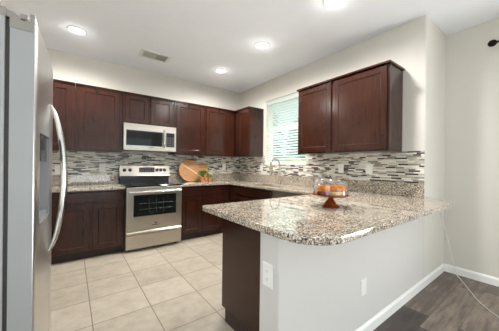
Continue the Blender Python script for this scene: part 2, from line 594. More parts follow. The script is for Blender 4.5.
# ------------------------------------------------------------------ cabinets
def frame_for(kind):
    if kind == 'back': return lambda u, v, z: (u, -v, z)
    if kind == 'side': return lambda u, v, z: (-v, u, z)
    if kind == 'pen': return lambda u, v, z: (u, RY + 0.15 + v, z)


def mbox(bm, mp, a, b, bev=0.0): return box(bm, mp(*a), mp(*b), bev)


def rect(mp, u0, u1, z0, z1, v, i=0.0):
    return [mp(u0 + i, v, z0 + i), mp(u1 - i, v, z0 + i), mp(u1 - i, v, z1 - i), mp(u0 + i, v, z1 - i)]


def door(parent, mp, u0, u1, z0, z1, v, name='door', rail=0.058):
    """framed door: stiles and rails with a chamfered inner edge, recessed centre panel as a sub-part"""
    t = 0.02
    bm = NB()
    rings(bm, [rect(mp, u0, u1, z0, z1, v), rect(mp, u0, u1, z0, z1, v + t - 0.003), rect(mp, u0, u1, z0, z1, v + t, 0.003),
               rect(mp, u0, u1, z0, z1, v + t, rail), rect(mp, u0, u1, z0, z1, v + t - 0.008, rail + 0.009),
               rect(mp, u0, u1, z0, z1, v + 0.004, rail + 0.009), rect(mp, u0, u1, z0, z1, v, rail + 0.009)], closed=True)
    d = obj(name, bm, M['wood'], parent)
    bm = NB()
    mbox(bm, mp, (u0 + rail + 0.007, v + 0.002, z0 + rail + 0.007), (u1 - rail - 0.007, v + t - 0.009, z1 - rail - 0.007))
    obj('door_panel', bm, M['wood'], d)
    return d


def slab_drawer(parent, mp, u0, u1, z0, z1, v):
    bm = NB()
    t = 0.02
    rings(bm, [rect(mp, u0, u1, z0, z1, v), rect(mp, u0, u1, z0, z1, v + t - 0.006), rect(mp, u0, u1, z0, z1, v + t, 0.008)])
    return obj('drawer_front', bm, M['wood'], parent)


def wall_cabinet(label, kind, u0, u1, z0, z1, doors, depth=0.32, trim=0.012, v0=0.0095, trim_u=(0, 0)):
    mp = frame_for(kind)
    t = thing('wall_cabinet', label, 'cabinet', mp((u0 + u1) / 2, depth / 2, z0), 'dark wood wall cabinets')
    bm = NB(); mbox(bm, mp, (u0 + 0.0003, v0 if z0 < 1.376 else 0.002, z0), (u1 - 0.0003, depth, z1 - 0.02), 0.002); obj('body', bm, M['wood'], t)
    bm = NB(); mbox(bm, mp, (u0 + 0.0003 - trim_u[0], 0.002, z1 - 0.022), (u1 - 0.0003 + trim_u[1], depth + 0.02 + trim, z1), 0.004); obj('top_moulding', bm, M['wood'], t)
    for (a, b) in doors: door(t, mp, a, b, z0 + 0.022, z1 - 0.035, depth)
    return t


ZB = 1.372
wall_cabinet('single-door dark wall cabinet partly hidden behind the fridge', 'back', -3.235, -2.8375, ZB, 2.262, [(-3.20, -2.872)])
wall_cabinet('wide single-door dark wall cabinet just left of the microwave', 'back', -2.836, -2.283, ZB, 2.262, [(-2.800, -2.325)])
wall_cabinet('short two-door dark wall cabinet directly above the microwave', 'back', -2.280, -1.518, 1.800, 2.262, [(-2.250, -1.925), (-1.893, -1.548)])
wall_cabinet('single-door dark wall cabinet just right of the microwave, above the cutting boards', 'back', -1.515, -0.968, ZB, 2.262, [(-1.484, -0.998)])
wall_cabinet('single-door dark wall cabinet with a filler strip ending in the corner', 'back', -0.966, -0.343, ZB, 2.262, [(-0.950, -0.520)])
wall_cabinet('narrow dark wall cabinet between the corner and the window', 'side', -0.806, -0.011, ZB, 2.262, [(-0.780, -0.455)])
wall_cabinet('large two-door dark wall cabinet right of the window above the granite peninsula', 'side', -3.138, -1.935, ZB, 2.270,
             [(-3.115, -2.512), (-2.472, -1.958)], trim=0.022, trim_u=(0.018, 0.0))


def base_cabinet(label, kind, u0, u1, doors, drawers, depth=0.60, toe=0.055, v0=0.0, ztop=0.863):
    mp = frame_for(kind)
    t = thing('base_cabinet', label, 'cabinet', mp((u0 + u1) / 2, depth / 2, 0), 'dark wood base cabinets')
    bm = NB(); mbox(bm, mp, (u0 + 0.001, 0.012 + v0, 0.095), (u1 - 0.001, depth, ztop), 0.002); obj('body', bm, M['wood'], t)
    bm = NB(); mbox(bm, mp, (u0 + 0.001, 0.012 + v0, 0.0), (u1 - 0.001, depth - toe, 0.097)); obj('toe_kick', bm, M['toe'], t)
    for (a, b) in drawers: slab_drawer(t, mp, a, b, 0.712, 0.845, depth)
    for dd in doors:
        a, b = dd[:2]
        door(t, mp, a, b, 0.112, dd[2] if len(dd) > 2 else 0.688, depth)
    return t


base_cabinet('dark base cabinet in the back corner behind the fridge', 'back', -3.79, -3.066, [(-3.76, -3.435), (-3.42, -3.096)], [(-3.76, -3.096)])
base_cabinet('dark base cabinet with one drawer and two doors between fridge and range', 'back', -3.064, -2.286, [(-3.034, -2.682), (-2.650, -2.322)], [(-3.034, -2.322)])
base_cabinet('dark base cabinet with one drawer and two doors just right of the range', 'back', -1.511, -0.720, [(-1.484, -1.148), (-1.130, -0.767)], [(-1.484, -0.767)])
bm = NB()
box(bm, (-0.718, -0.60, 0.095), (-0.012, -0.012, 0.863)); box(bm, (-0.60, -0.718, 0.095), (-0.012, -0.5, 0.863))
t = thing('corner_cabinet', 'blind dark corner base cabinet where the two counter runs meet', 'cabinet', (-0.35, -0.35, 0), 'dark wood base cabinets')
obj('body', bm, M['wood'], t)
bm = NB(); box(bm, (-0.718, -0.545, 0.0), (-0.012, -0.012, 0.094)); box(bm, (-0.545, -0.718, 0), (-0.012, -0.545, 0.094)); obj('toe_kick', bm, M['toe'], t)
base_cabinet('dark sink base cabinet with false drawer front below the window', 'side', -1.745, -0.720, [(-1.715, -1.245), (-1.225, -0.750)], [(-1.715, -0.750)], ztop=0.66)
base_cabinet('dark base cabinet between the dishwasher and the peninsula', 'side', -2.574, -2.362, [(-2.54, -2.385)], [(-2.54, -2.385)])
base_cabinet('dark end cabinet of the peninsula with a plain side panel', 'pen', -1.905, -1.262, [(-1.88, -1.59), (-1.575, -1.285)], [(-1.88, -1.285)], depth=0.62)
base_cabinet('dark cabinet inside the peninsula next to the window wall run', 'pen', -1.260, -0.632, [(-1.235, -0.955), (-0.94, -0.66)], [(-1.235, -0.66)], depth=0.62)

# dishwasher
t = thing('dishwasher', 'dark dishwasher with a grey control strip under the counter beside the sink', 'dishwasher', (-0.3, -2.05, 0))
bm = NB(); box(bm, (-0.58, -2.358, 0.10), (-0.02, -1.750, 0.862)); obj('body', bm, M['black'], t)
bm = NB(); box(bm, (-0.622, -2.354, 0.115), (-0.58, -1.754, 0.755), 0.006); obj('door', bm, M['black'], t)
bm = NB(); box(bm, (-0.625, -2.354, 0.76), (-0.58, -1.754, 0.860), 0.006); obj('control_panel', bm, M['steel'], t)
bm = NB(); box(bm, (-0.54, -2.354, 0.0), (-0.02, -1.754, 0.10)); obj('toe_kick', bm, M['black'], t)
bm = NB(); tube(bm, [(-0.625, -2.30, 0.72), (-0.655, -2.29, 0.72), (-0.655, -1.82, 0.72), (-0.625, -1.81, 0.72)], 0.009, 10); obj('handle', bm, M['steel_h'], t)


# ------------------------------------------------------------------ worktops
def slab(name, outline, z0, z1, parent, holes=(), bev=0.004, mat=None):
    cu = bpy.data.curves.new(name + '_outline', 'CURVE')
    cu.dimensions = '2D'; cu.fill_mode = 'BOTH'
    cu.extrude = (z1 - z0) / 2 - bev; cu.bevel_depth = bev; cu.bevel_resolution = 3; cu.offset = -bev
    for pts in [outline, *holes]:
        sp = cu.splines.new('POLY'); sp.points.add(len(pts) - 1); sp.use_cyclic_u = True
        for p, q in zip(sp.points, pts): p.co = (q[0], q[1], 0, 1)
    co = bpy.data.objects.new(name + '_outline', cu)
    COL.objects.link(co)
    dg = bpy.context.evaluated_depsgraph_get()
    me = bpy.data.meshes.new_from_object(co.evaluated_get(dg))
    bpy.data.objects.remove(co); bpy.data.curves.remove(cu)
    base = world_base(parent)
    for v in me.vertices: v.co.z += (z0 + z1) / 2; v.co -= base
    me.materials.clear(); me.materials.append(mat or M['granite'])
    for p in me.polygons: p.use_smooth = True
    me.set_sharp_from_angle(angle=math.radians(40))
    me.name = name
    o = bpy.data.objects.new(name, me); COL.objects.link(o); o.parent = parent
    return o


def arc(cx, cy, r, a0, a1, n=12):
    return [(cx + r * math.cos(math.radians(a0 + (a1 - a0) * k / n)), cy + r * math.sin(math.radians(a0 + (a1 - a0) * k / n))) for k in range(n + 1)]


def rrect(x0, x1, y0, y1, r, n=5):
    return arc(x1 - r, y1 - r, r, 0, 90, n) + arc(x0 + r, y1 - r, r, 90, 180, n) + arc(x0 + r, y0 + r, r, 180, 270, n) + arc(x1 - r, y0 + r, r, 270, 360, n)


ZC0, ZC1 = 0.865, 0.902
PL, PF, PN = -2.085, -2.563, -3.615     # peninsula left end, far edge, near edge
t1 = thing('countertop', 'speckled granite countertop with the long peninsula and the sink run', 'countertop', (-0.9, -2.0, ZC0))
outl = [(-1.513, -0.009), (-1.513, -0.645)] + arc(-0.655, -0.655, 0.010, 90, 0, 3) + [(-0.645, PF)]
outl += arc(PL + 0.03, PF - 0.03, 0.03, 90, 180, 4)
outl += arc(PL + 0.20, PN + 0.20, 0.20, 180, 270, 14)
outl += arc(-0.225, PN + 0.03, 0.03, 270, 315, 4) + [(0.085, RY - 0.002), (-0.009, RY - 0.002), (-0.009, -0.009)]
SINK = (-0.53, -0.135, -1.66, -0.92)
sink_outline = rrect(*SINK, 0.05)
slab('slab', outl, ZC0, ZC1, t1, [sink_outline])
bm = NB()
box(bm, (-1.513, -0.030, ZC1 - 0.001), (-0.009, -0.009, 1.040), 0.003); box(bm, (-0.030, RY + 0.006, ZC1 - 0.001), (-0.009, -0.030, 1.040), 0.003)
obj('upstand', bm, M['granite'], t1)
t2 = thing('countertop', 'short speckled granite countertop between the fridge corner and the range', 'countertop', (-3.0, -0.3, ZC0))
slab('slab', [(-3.795, -0.009), (-3.795, -0.645), (-2.284, -0.645), (-2.284, -0.009)], ZC0, ZC1, t2)
bm = NB(); box(bm, (-3.795, -0.030, ZC1 - 0.001), (-2.284, -0.009, 1.040), 0.003); obj('upstand', bm, M['granite'], t2)

# sink
t = thing('sink', 'undermount steel sink basin in the granite below the window', 'sink', (-0.33, -1.29, 0.69))
loops = []
for (i, z) in ((-0.012, 0.864), (0.002, 0.864), (0.006, 0.72), (0.03, 0.695), (0.12, 0.688)):
    loops.append([(x, y, z) for x, y in rrect(SINK[0] + i, SINK[1] - i, SINK[2] + i, SINK[3] - i, max(0.02, 0.055 - i * 0.2))])
bm = NB(); rings(bm, loops, cap0=False); 
o = obj('basin', bm, M['steel'], t, True)
md = o.modifiers.new('thick', 'SOLIDIFY'); md.thickness = 0.002
bm = NB(); lathe(bm, [(0.045, 0.0), (0.045, 0.004), (0.03, 0.004), (0.025, 0.002)], (-0.33, -1.29, 0.690), 24); obj('drain', bm, M['chrome'], t, True)

# faucet
FX, FY = -0.085, -1.33
t = thing('faucet', 'tall steel gooseneck faucet with pull-down spout behind the sink', 'faucet', (FX, FY, ZC1))
bm = NB(); lathe(bm, [(0.030, 0), (0.030, 0.006), (0.022, 0.014), (0.019, 0.05), (0.014, 0.055)], (FX, FY, ZC1), 24); obj('base', bm, M['chrome'], t, True)
bm = NB()
R = 0.098
pts = [(FX, FY, ZC1 + 0.03), (FX, FY, ZC1 + 0.2)] + [(FX - R + R * math.cos(a), FY, ZC1 + 0.315 + R * math.sin(a)) for a in [math.pi * k / 14 for k in range(15)]]
tube(bm, pts, 0.0125, 14); obj('neck', bm, M['chrome'], t, True)
bm = NB(); lathe(bm, [(0.013, 0.10), (0.0135, 0.02), (0.019, 0.01), (0.019, -0.06), (0.016, -0.075)], (FX - 2 * R, FY, ZC1 + 0.215), 18); obj('spray_head', bm, M['chrome'], t, True)
bm = NB(); tube(bm, [(FX, FY - 0.018, ZC1 + 0.035), (FX, FY - 0.05, ZC1 + 0.045), (FX, FY - 0.10, ZC1 + 0.085)], [0.008, 0.006, 0.005], 10); obj('handle', bm, M['chrome'], t, True)

# ------------------------------------------------------------------ range
RL, RR = -2.279, -1.517
t = thing('range', 'freestanding stainless electric range with black glass cooktop', 'range', ((RL + RR) / 2, -0.35, 0))
bm = NB(); box(bm, (RL, -0.655, 0.03), (RR, -0.02, 0.885), 0.003); obj('body', bm, M['steel'], t)
for x in (RL + 0.06, RR - 0.06):
    for y in (-0.58, -0.1):
        bm = NB(); lathe(bm, [(0.018, 0), (0.018, 0.03)], (x, y, 0), 12); obj('foot', bm, M['black'], t)
bm = NB(); box(bm, (RL, -0.690, 0.885), (RR, -0.10, 0.910), 0.005); c_ = obj('cooktop', bm, M['blackglass'], t)
for (x, y, rr) in ((RL + 0.2, -0.53, 0.105), (RR - 0.19, -0.53, 0.085), (RL + 0.2, -0.25, 0.085), (RR - 0.19, -0.25, 0.105)):
    bm = NB(); lathe(bm, [(rr, 0.9102), (rr, 0.9106), (rr - 0.006, 0.9106), (rr - 0.006, 0.9102)], (x, y, 0), 40, cap=False); obj('burner', bm, M['burner'], c_)
bm = NB(); box(bm, (RL, -0.692, 0.862), (RR, -0.655, 0.888), 0.004); obj('front_trim', bm, M['steel'], t)
# backguard: black lower band and tilted steel panel
bm = NB(); box(bm, (RL + 0.005, -0.10, 0.905), (RR - 0.005, -0.035, 1.02), 0.004); obj('backguard_base', bm, M['black'], t)
bm = NB()
prism(bm, [(-0.112, 1.018), (-0.108, 1.03), (-0.082, 1.180), (-0.070, 1.190), (-0.035, 1.190), (-0.035, 1.018)], lambda y, z, x: (x, y, z), RL + 0.002, RR - 0.002)
bp = obj('control_panel', bm, M['steel'], t)
tilt = lambda z, e=0.0: -0.108 + (z - 1.03) / 0.15 * 0.026 - e
bm = NB()
prism(bm, [(tilt(1.075, -0.002), 1.075), (tilt(1.075, 0.003), 1.075), (tilt(1.152, 0.003), 1.152), (tilt(1.152, -0.002), 1.152)], lambda y, z, x: (x, y, z), -2.00, -1.765)
dsp = obj('display', bm, M['black'], bp)
bm = NB()
for i in range(6):
    for j in range(2):
        x = -1.985 + i * 0.036; z = 1.086 + j * 0.033
        if j == 1 and 1 < i < 4: continue
        box(bm, (x, tilt(z + 0.01, 0.0030), z), (x + 0.026, tilt(z + 0.01, 0.0052), z + 0.020))
obj('button_pad', bm, M['panelgrey'], bp)
for x in (-2.212, -2.132, -1.722, -1.660, -1.598):
    bm = NB(); lathe(bm, [(0.027, 0.0), (0.025, 0.006), (0.020, 0.008), (0.018, 0.028), (0.015, 0.030)], (x, tilt(1.11), 1.11), 20, axis='Y')
    box(bm, (x - 0.003, tilt(1.11) - 0.034, 1.096), (x + 0.003, tilt(1.11) - 0.028, 1.124))
    obj('knob', bm, M['knob'], bp, True)
# oven door with window and handle
bm = NB()
wall_with_hole(bm, mp_back, RL + 0.003, RR - 0.003, 0.297, 0.860, -0.690, -0.655, [(-2.172, -1.622, 0.500, 0.765)])
od = obj('oven_door', bm, M['steel'], t)
bm = NB(); box(bm, (-2.190, -0.6915, 0.485), (-1.604, -0.6895, 0.780)); box(bm, (-2.170, -0.689, 0.502), (-1.624, -0.66, 0.763)); obj('oven_window', bm, M['ovenglass'], od)
bm = NB()
for z in (0.58, 0.66): tube(bm, [(-2.12, -0.6922, z), (-1.66, -0.6922, z)], 0.0016, 6)
for x in (-1.99, -1.89, -1.79): tube(bm, [(x, -0.6922, 0.53), (x, -0.6922, 0.72)], 0.0012, 6)
obj('rack', bm, M['burner'], od)
bm = NB(); tube(bm, [(RL + 0.045, -0.688, 0.826), (RL + 0.045, -0.735, 0.826)], 0.010, 10); tube(bm, [(RR - 0.045, -0.688, 0.826), (RR - 0.045, -0.735, 0.826)], 0.010, 10)
tube(bm, [(RL + 0.02, -0.735, 0.826), (RR - 0.02, -0.735, 0.826)], 0.015, 14); obj('oven_handle', bm, M['steel_h'], od, True)
bm = NB(); lathe(bm, [(0.016, 0), (0.016, 0.0015)], (-1.897, -0.690, 0.372), 20, axis='Y'); box(bm, (-1.945, -0.6915, 0.342), (-1.849, -0.690, 0.352)); obj('emblem', bm, M['emblem'], od)
# drawer with a projecting upper lip
bm = NB()
prism(bm, [(-0.655, 0.05), (-0.682, 0.05), (-0.686, 0.06), (-0.686, 0.225), (-0.705, 0.250), (-0.705, 0.268), (-0.690, 0.280), (-0.655, 0.280)], lambda y, z, x: (x, y, z), RL + 0.003, RR - 0.003)
obj('drawer', bm, M['steel'], t)

# ------------------------------------------------------------------ microwave
t = thing('microwave', 'stainless over-the-range microwave mounted below the short cabinet', 'microwave', ((RL + RR) / 2, -0.2, 1.41))
ML, MR = -2.277, -1.519
bm = NB(); box(bm, (ML, -0.385, 1.412), (MR, -0.012, 1.798), 0.003); obj('body', bm, M['steel'], t)
bm = NB()
wall_with_hole(bm, mp_back, ML, -1.722, 1.440, 1.760, -0.420, -0.385, [(-2.232, -1.775, 1.492, 1.690)])
md_ = obj('door', bm, M['steel'], t)
bm = NB(); box(bm, (-2.245, -0.4215, 1.480), (-1.735, -0.4195, 1.702)); box(bm, (-2.231, -0.419, 1.493), (-1.776, -0.39, 1.689)); obj('door_window', bm, M['blackglass'], md_)
bm = NB()
z0, z1 = 1.468, 1.735
tube(bm, smooth_path([(-1.712, -0.42, z1), (-1.712, -0.455, z1 - 0.035), (-1.712, -0.462, (z0 + z1) / 2), (-1.712, -0.455, z0 + 0.035), (-1.712, -0.42, z0)], 6), 0.013, 12)
obj('handle', bm, M['steel_h'], md_, True)
bm = NB(); box(bm, (-1.718, -0.420, 1.440), (MR, -0.385, 1.760), 0.003); cp = obj('control_panel', bm, M['steel'], t)
bm = NB(); box(bm, (-1.678, -0.4215, 1.480), (-1.548, -0.4195, 1.702)); obj('keypad', bm, M['black'], cp)
bm = NB()
for i in range(3):
    for j in range(5): box(bm, (-1.667 + i * 0.040, -0.4225, 1.496 + j * 0.030), (-1.637 + i * 0.040, -0.4214, 1.514 + j * 0.030))
obj('button_pad', bm, M['panelgrey'], cp)
bm = NB(); box(bm, (ML, -0.420, 1.763), (MR, -0.385, 1.798), 0.002)
for k in range(14): box(bm, (ML + 0.03 + k * 0.05, -0.4208, 1.772), (ML + 0.07 + k * 0.05, -0.4198, 1.775))
obj('vent_grille', bm, M['steel'], t)
bm = NB(); box(bm, (ML, -0.418, 1.412), (MR, -0.385, 1.437), 0.002); obj('lower_rail', bm, M['steel'], t)
bm = NB(); box(bm, (-1.935, -0.4195, 1.453), (-1.865, -0.4205, 1.463)); obj('emblem', bm, M['emblem'], md_)

# ------------------------------------------------------------------ fridge
FN, FF, FM = -2.950, -2.040, -2.535     # near side, far side, door split
t = thing('refrigerator', 'tall stainless side-by-side refrigerator with curved handles and water dispenser', 'refrigerator', (-3.38, -2.5, 0))
bm = NB(); box(bm, (-3.74, FN, 0.03), (-3.068, FF, 1.755), 0.004); obj('case', bm, M['fridge_case'], t)
bm = NB(); box(bm, (-3.70, FN + 0.03, 0.0), (-3.09, FF - 0.03, 0.035)); obj('kick_plate', bm, M['gasket'], t)
bm = NB(); box(bm, (-3.070, FN + 0.006, 0.09), (-3.056, FF - 0.006, 1.745)); obj('gasket', bm, M['gasket'], t)
bow = lambda y: -2.980 + 0.022 * (1 - ((y + 2.495) / 0.455) ** 2)


def fridge_door(y0, y1, hole=None):
    rr = 0.012
    ys = [y0, y0 + rr * 0.12, y0 + rr * 0.5, y0 + rr] + [y0 + rr + (y1 - y0 - 2 * rr) * k / 12 for k in range(1, 12)] + [y1 - rr, y1 - rr * 0.5, y1 - rr * 0.12, y1]
    drop = {0: rr, 1: rr * 0.55, 2: rr * 0.13}
    zs = [0.075, 1.750]
    if hole:
        zs = [0.075, hole[2], hole[3], 1.750]
        ys = sorted(ys + [hole[0], hole[1]])
    def fx(i):
        y = ys[i]
        e = min(y - y0, y1 - y)
        q = max(0.0, 1 - e / rr)
        return bow(y) - rr * (1 - math.sqrt(max(0, 1 - q * q)))
    bm = NB()
    F = [[bm.verts.new((fx(i), ys[i], z)) for z in zs] for i in range(len(ys))]
    XB = -3.055
    B = [[bm.verts.new((XB, ys[i], z)) for z in zs] for i in range(len(ys))]
    n, m = len(ys), len(zs)
    inh = lambda i, j: hole and hole[0] - 1e-6 <= (ys[i] + ys[i + 1]) / 2 <= hole[1] and j == 1
    D = {}
    for i in range(n - 1):
        for j in range(m - 1):
            bm.faces.new((B[i][j], B[i + 1][j], B[i + 1][j + 1], B[i][j + 1]))
            if inh(i, j):
                for a in (i, i + 1):
                    for b in (j, j + 1):
                        if (a, b) not in D: D[(a, b)] = bm.verts.new((-3.03, ys[a], zs[b]))
                bm.faces.new((D[(i, j)], D[(i + 1, j)], D[(i + 1, j + 1)], D[(i, j + 1)]))
                bm.faces.new((F[i][j], F[i + 1][j], D[(i + 1, j)], D[(i, j)]))
                bm.faces.new((F[i][j + 1], F[i + 1][j + 1], D[(i + 1, j + 1)], D[(i, j + 1)]))
                if not inh(i - 1, j): bm.faces.new((F[i][j], F[i][j + 1], D[(i, j + 1)], D[(i, j)]))
                if not inh(i + 1, j): bm.faces.new((F[i + 1][j], F[i + 1][j + 1], D[(i + 1, j + 1)], D[(i + 1, j)]))
            else:
                bm.faces.new((F[i][j], F[i + 1][j], F[i + 1][j + 1], F[i][j + 1]))
        bm.faces.new((F[i][0], F[i + 1][0], B[i + 1][0], B[i][0]))
        bm.faces.new((F[i][-1], F[i + 1][-1], B[i + 1][-1], B[i][-1]))
    for j in range(m - 1):
        for i in (0, n - 1): bm.faces.new((F[i][j], F[i][j + 1], B[i][j + 1], B[i][j]))
    o = obj('door', bm, M['fridge'], t, True)
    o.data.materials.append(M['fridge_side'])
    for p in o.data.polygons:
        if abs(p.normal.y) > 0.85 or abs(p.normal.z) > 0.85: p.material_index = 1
    return o


DH = (-2.872, -2.578, 0.945, 1.335)
d1 = fridge_door(FN, FM - 0.003, DH)
d2 = fridge_door(FM + 0.003, FF)
bm = NB(); box(bm, (-3.028, DH[0] + 0.004, 1.215), (bow(-2.73) - 0.006, DH[1] - 0.004, 1.331), 0.004); obj('dispenser_panel', bm, M['black'], d1)
bm = NB(); box(bm, (-3.028, DH[0] + 0.02, 0.947), (bow(-2.73) - 0.004, DH[1] - 0.02, 0.968), 0.003); obj('drip_tray', bm, M['fridge_side'], d1)
for y in (-2.77, -2.69):
    bm = NB(); tube(bm, [(-3.005, y, 1.22), (-3.005, y, 1.17)], 0.012, 12); obj('spout', bm, M['panelgrey'], d1)


def fridge_handle(y, d):
    bm = NB()
    P, Rr = [], []
    za, zb = 0.745, 1.512
    for k in range(25):
        s = k / 24
        z = za + (zb - za) * s
        q = 1 - (2 * s - 1) ** 2
        P.append((bow(y) + 0.002 + 0.058 * q ** 0.75, y, z))
        Rr.append(0.006 + 0.009 * q ** 0.6)
    tube(bm, P, Rr, 14)
    obj('handle', bm, M['steel_h'], d, True)


fridge_handle(FM - 0.045, d1)
fridge_handle(FM + 0.045, d2)
for dd, yy in ((d1, FN), (d2, FF)):
    bm = NB(); box(bm, (-3.056, yy - 0.003, 1.716), (-2.990, yy + 0.003, 1.753), 0.001); obj('end_cap', bm, M['hinge'], dd)
for y0, y1 in ((FN + 0.004, FN + 0.10), (FF - 0.10, FF - 0.004)):
    bm = NB()
    box(bm, (-3.052, y0, 1.750), (-3.000, y1, 1.763), 0.002)
    box(bm, (-2.999, y0, 1.750), (-2.985, y1, 1.790), 0.002)
    box(bm, (-3.030, y0, 1.750), (-3.008, y1, 1.782), 0.003)
    box(bm, (-3.19, y0, 1.755), (-3.066, y1, 1.790), 0.004)
    prism(bm, [(-3.066, 1.757), (-3.066, 1.780), (-3.050, 1.780), (-3.034, 1.768), (-3.034, 1.757)], lambda x, z, y: (x, y, z), y0 + 0.004, y1 - 0.004)
    obj('hinge_cover', bm, M['hinge'], t)

# ------------------------------------------------------------------ ceiling fixtures
CANS = [(-2.831, -0.770, 'recessed ceiling light nearest the fridge, above the left counter'), (-0.915, -0.790, 'recessed ceiling light farthest back, above the kitchen corner'),
        (-0.915, -1.840, 'middle recessed light of the row along the window wall'), (-0.915, -2.885, 'recessed ceiling light above the peninsula at the photo top edge')]
for x, y, lab in CANS:
    t = thing('ceiling_light', lab, 'ceiling light', (x, y, H), 'recessed ceiling lights')
    bm = NB(); lathe(bm, [(0.098, H - 0.0005), (0.098, H - 0.004), (0.090, H - 0.009), (0.078, H - 0.007), (0.076, H - 0.0005)], (x, y, 0), 40, cap=False); obj('trim_ring', bm, M['white'], t, True)
    bm = NB(); lathe(bm, [(0.0765, H - 0.0015), (0.0765, H - 0.005), (0.04, H - 0.0065), (0.005, H - 0.007)], (x, y, 0), 40); obj('lens', bm, M['lamp'], t, True)
    l = bpy.data.lights.new('can_lamp', 'SPOT')
    l.energy = CAN_POWER * 4; l.color = (1.0, 0.975, 0.945); l.spot_size = math.radians(172); l.spot_blend = 0.85; l.shadow_soft_size = 0.07
    pl_ = bpy.data.lights.new('can_glow', 'POINT'); pl_.energy = CAN_GLOW * 0.1; pl_.color = (1.0, 0.975, 0.945); pl_.shadow_soft_size = 0.06
    po = bpy.data.objects.new('can_glow', pl_); COL.objects.link(po); po.parent = t; po.location = (0, 0, -0.09)
    lo = bpy.data.objects.new('can_lamp', l); COL.objects.link(lo); lo.parent = t; lo.location = (0, 0, -0.02)

t = thing('ceiling_vent', 'white slatted air vent in the kitchen ceiling', 'vent', (-1.92, -0.66, H))
vx0, vx1, vy0, vy1 = -2.10, -1.74, -0.765, -0.545
bm = NB(); wall_with_hole(bm, lambda u, v, d: (u, v, d), vx0 - 0.02, vx1 + 0.02, vy0 - 0.02, vy1 + 0.02, H - 0.008, H - 0.0005, [(vx0 + 0.02, -1.928, vy0 + 0.02, vy1 - 0.02), (-1.912, vx1 - 0.02, vy0 + 0.02, vy1 - 0.02)])
obj('frame', bm, M['vent'], t)
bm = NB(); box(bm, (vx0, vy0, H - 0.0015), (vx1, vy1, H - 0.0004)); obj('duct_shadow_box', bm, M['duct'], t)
bm = NB()
for k in range(7):
    y = vy0 + 0.034 + k * 0.026
    prism(bm, [(y + 0.009, H - 0.002), (y, H - 0.013), (y + 0.0015, H - 0.013), (y + 0.0105, H - 0.002)], lambda v, z, u: (u, v, z), -1.911, vx1 - 0.02)
for k in range(6):
    x = vx0 + 0.032 + k * 0.023
    prism(bm, [(x, H - 0.002), (x + 0.010, H - 0.013), (x + 0.0115, H - 0.013), (x + 0.0015, H - 0.002)], lambda v, z, u: (v, u, z), vy0 + 0.02, vy1 - 0.02)
obj('louvre', bm, M['vent'], t)


# ------------------------------------------------------------------ outlets
def outlet(name, label, cat, mp, u, z, d, w=0.074, h=0.118, style='duplex', group='white outlet and switch plates'):
    """mp(u, d, z); d is the distance from the wall plane to the surface the plate sits on"""
    t = thing(name, label, cat, mp(u, d, z), group)
    bm = NB()
    rings(bm, [rect(mp, u - w / 2, u + w / 2, z - h / 2, z + h / 2, d + 0.0003), rect(mp, u - w / 2, u + w / 2, z - h / 2, z + h / 2, d + 0.003), rect(mp, u - w / 2, u + w / 2, z - h / 2, z + h / 2, d + 0.006, 0.004)])
    obj('plate', bm, M['plate'], t)
    if style == 'duplex':
        for s in (-1, 1):
            zc = z + s * 0.021
            bm = NB(); prism(bm, [(u + a * 0.0165, zc + b * 0.0145) for a, b in ((-1, -.6), (-.6, -1), (.6, -1), (1, -.6), (1, .6), (.6, 1), (-.6, 1), (-1, .6))], lambda a, b, e: mp(a, e, b), d + 0.005, d + 0.0075)
            sk = obj('socket', bm, M['white'], t)
            bm = NB()
            for a in (-0.006, 0.006): mbox(bm, mp, (u + a - 0.0012, d + 0.0070, zc - 0.002), (u + a + 0.0012, d + 0.0078, zc + 0.007))
            mbox(bm, mp, (u - 0.002, d + 0.0070, zc - 0.0095), (u + 0.002, d + 0.0078, zc - 0.006))
            obj('slot', bm, M['slot'], sk)
    elif style == 'rocker':
        bm = NB(); mbox(bm, mp, (u - 0.0165, d + 0.005, z - 0.033), (u + 0.0165, d + 0.009, z + 0.033), 0.002); obj('rocker', bm, M['white'], t)
    return t


B_, S_ = frame_for('back'), frame_for('side')
outlet('outlet', 'white outlet on the mosaic tile left of the range', 'outlet', B_, -2.500, 1.142, 0.008)
outlet('outlet', 'white outlet on the mosaic tile behind the fridge handles', 'outlet', B_, -3.015, 1.115, 0.008)
outlet('outlet', 'white outlet on the back wall tile right of the cutting boards', 'outlet', B_, -0.375, 1.168, 0.008)
outlet('light_switch', 'white switch plate on the tile left of the window', 'light switch', S_, -0.760, 1.165, 0.008, style='rocker')
outlet('outlet', 'white outlet on the tile under the large cabinet, right behind the glass dome', 'outlet', S_, -2.413, 1.180, 0.008)
outlet('light_switch', 'white plate on the tile under the large cabinet, nearest the wall end', 'light switch', S_, -2.785, 1.180, 0.008, w=0.08, style='rocker')
outlet('outlet', 'white outlet on the painted end of the half wall, below the counter', 'outlet', lambda u, d, z: (HX - d, u, z), -3.264, 0.630, 0.0, w=0.078, h=0.125)
outlet('wall_plate', 'blank white plate low on the long face of the half wall', 'wall plate', lambda u, d, z: (u, RY - d, z), -1.197, 0.352, 0.0, style='blank')

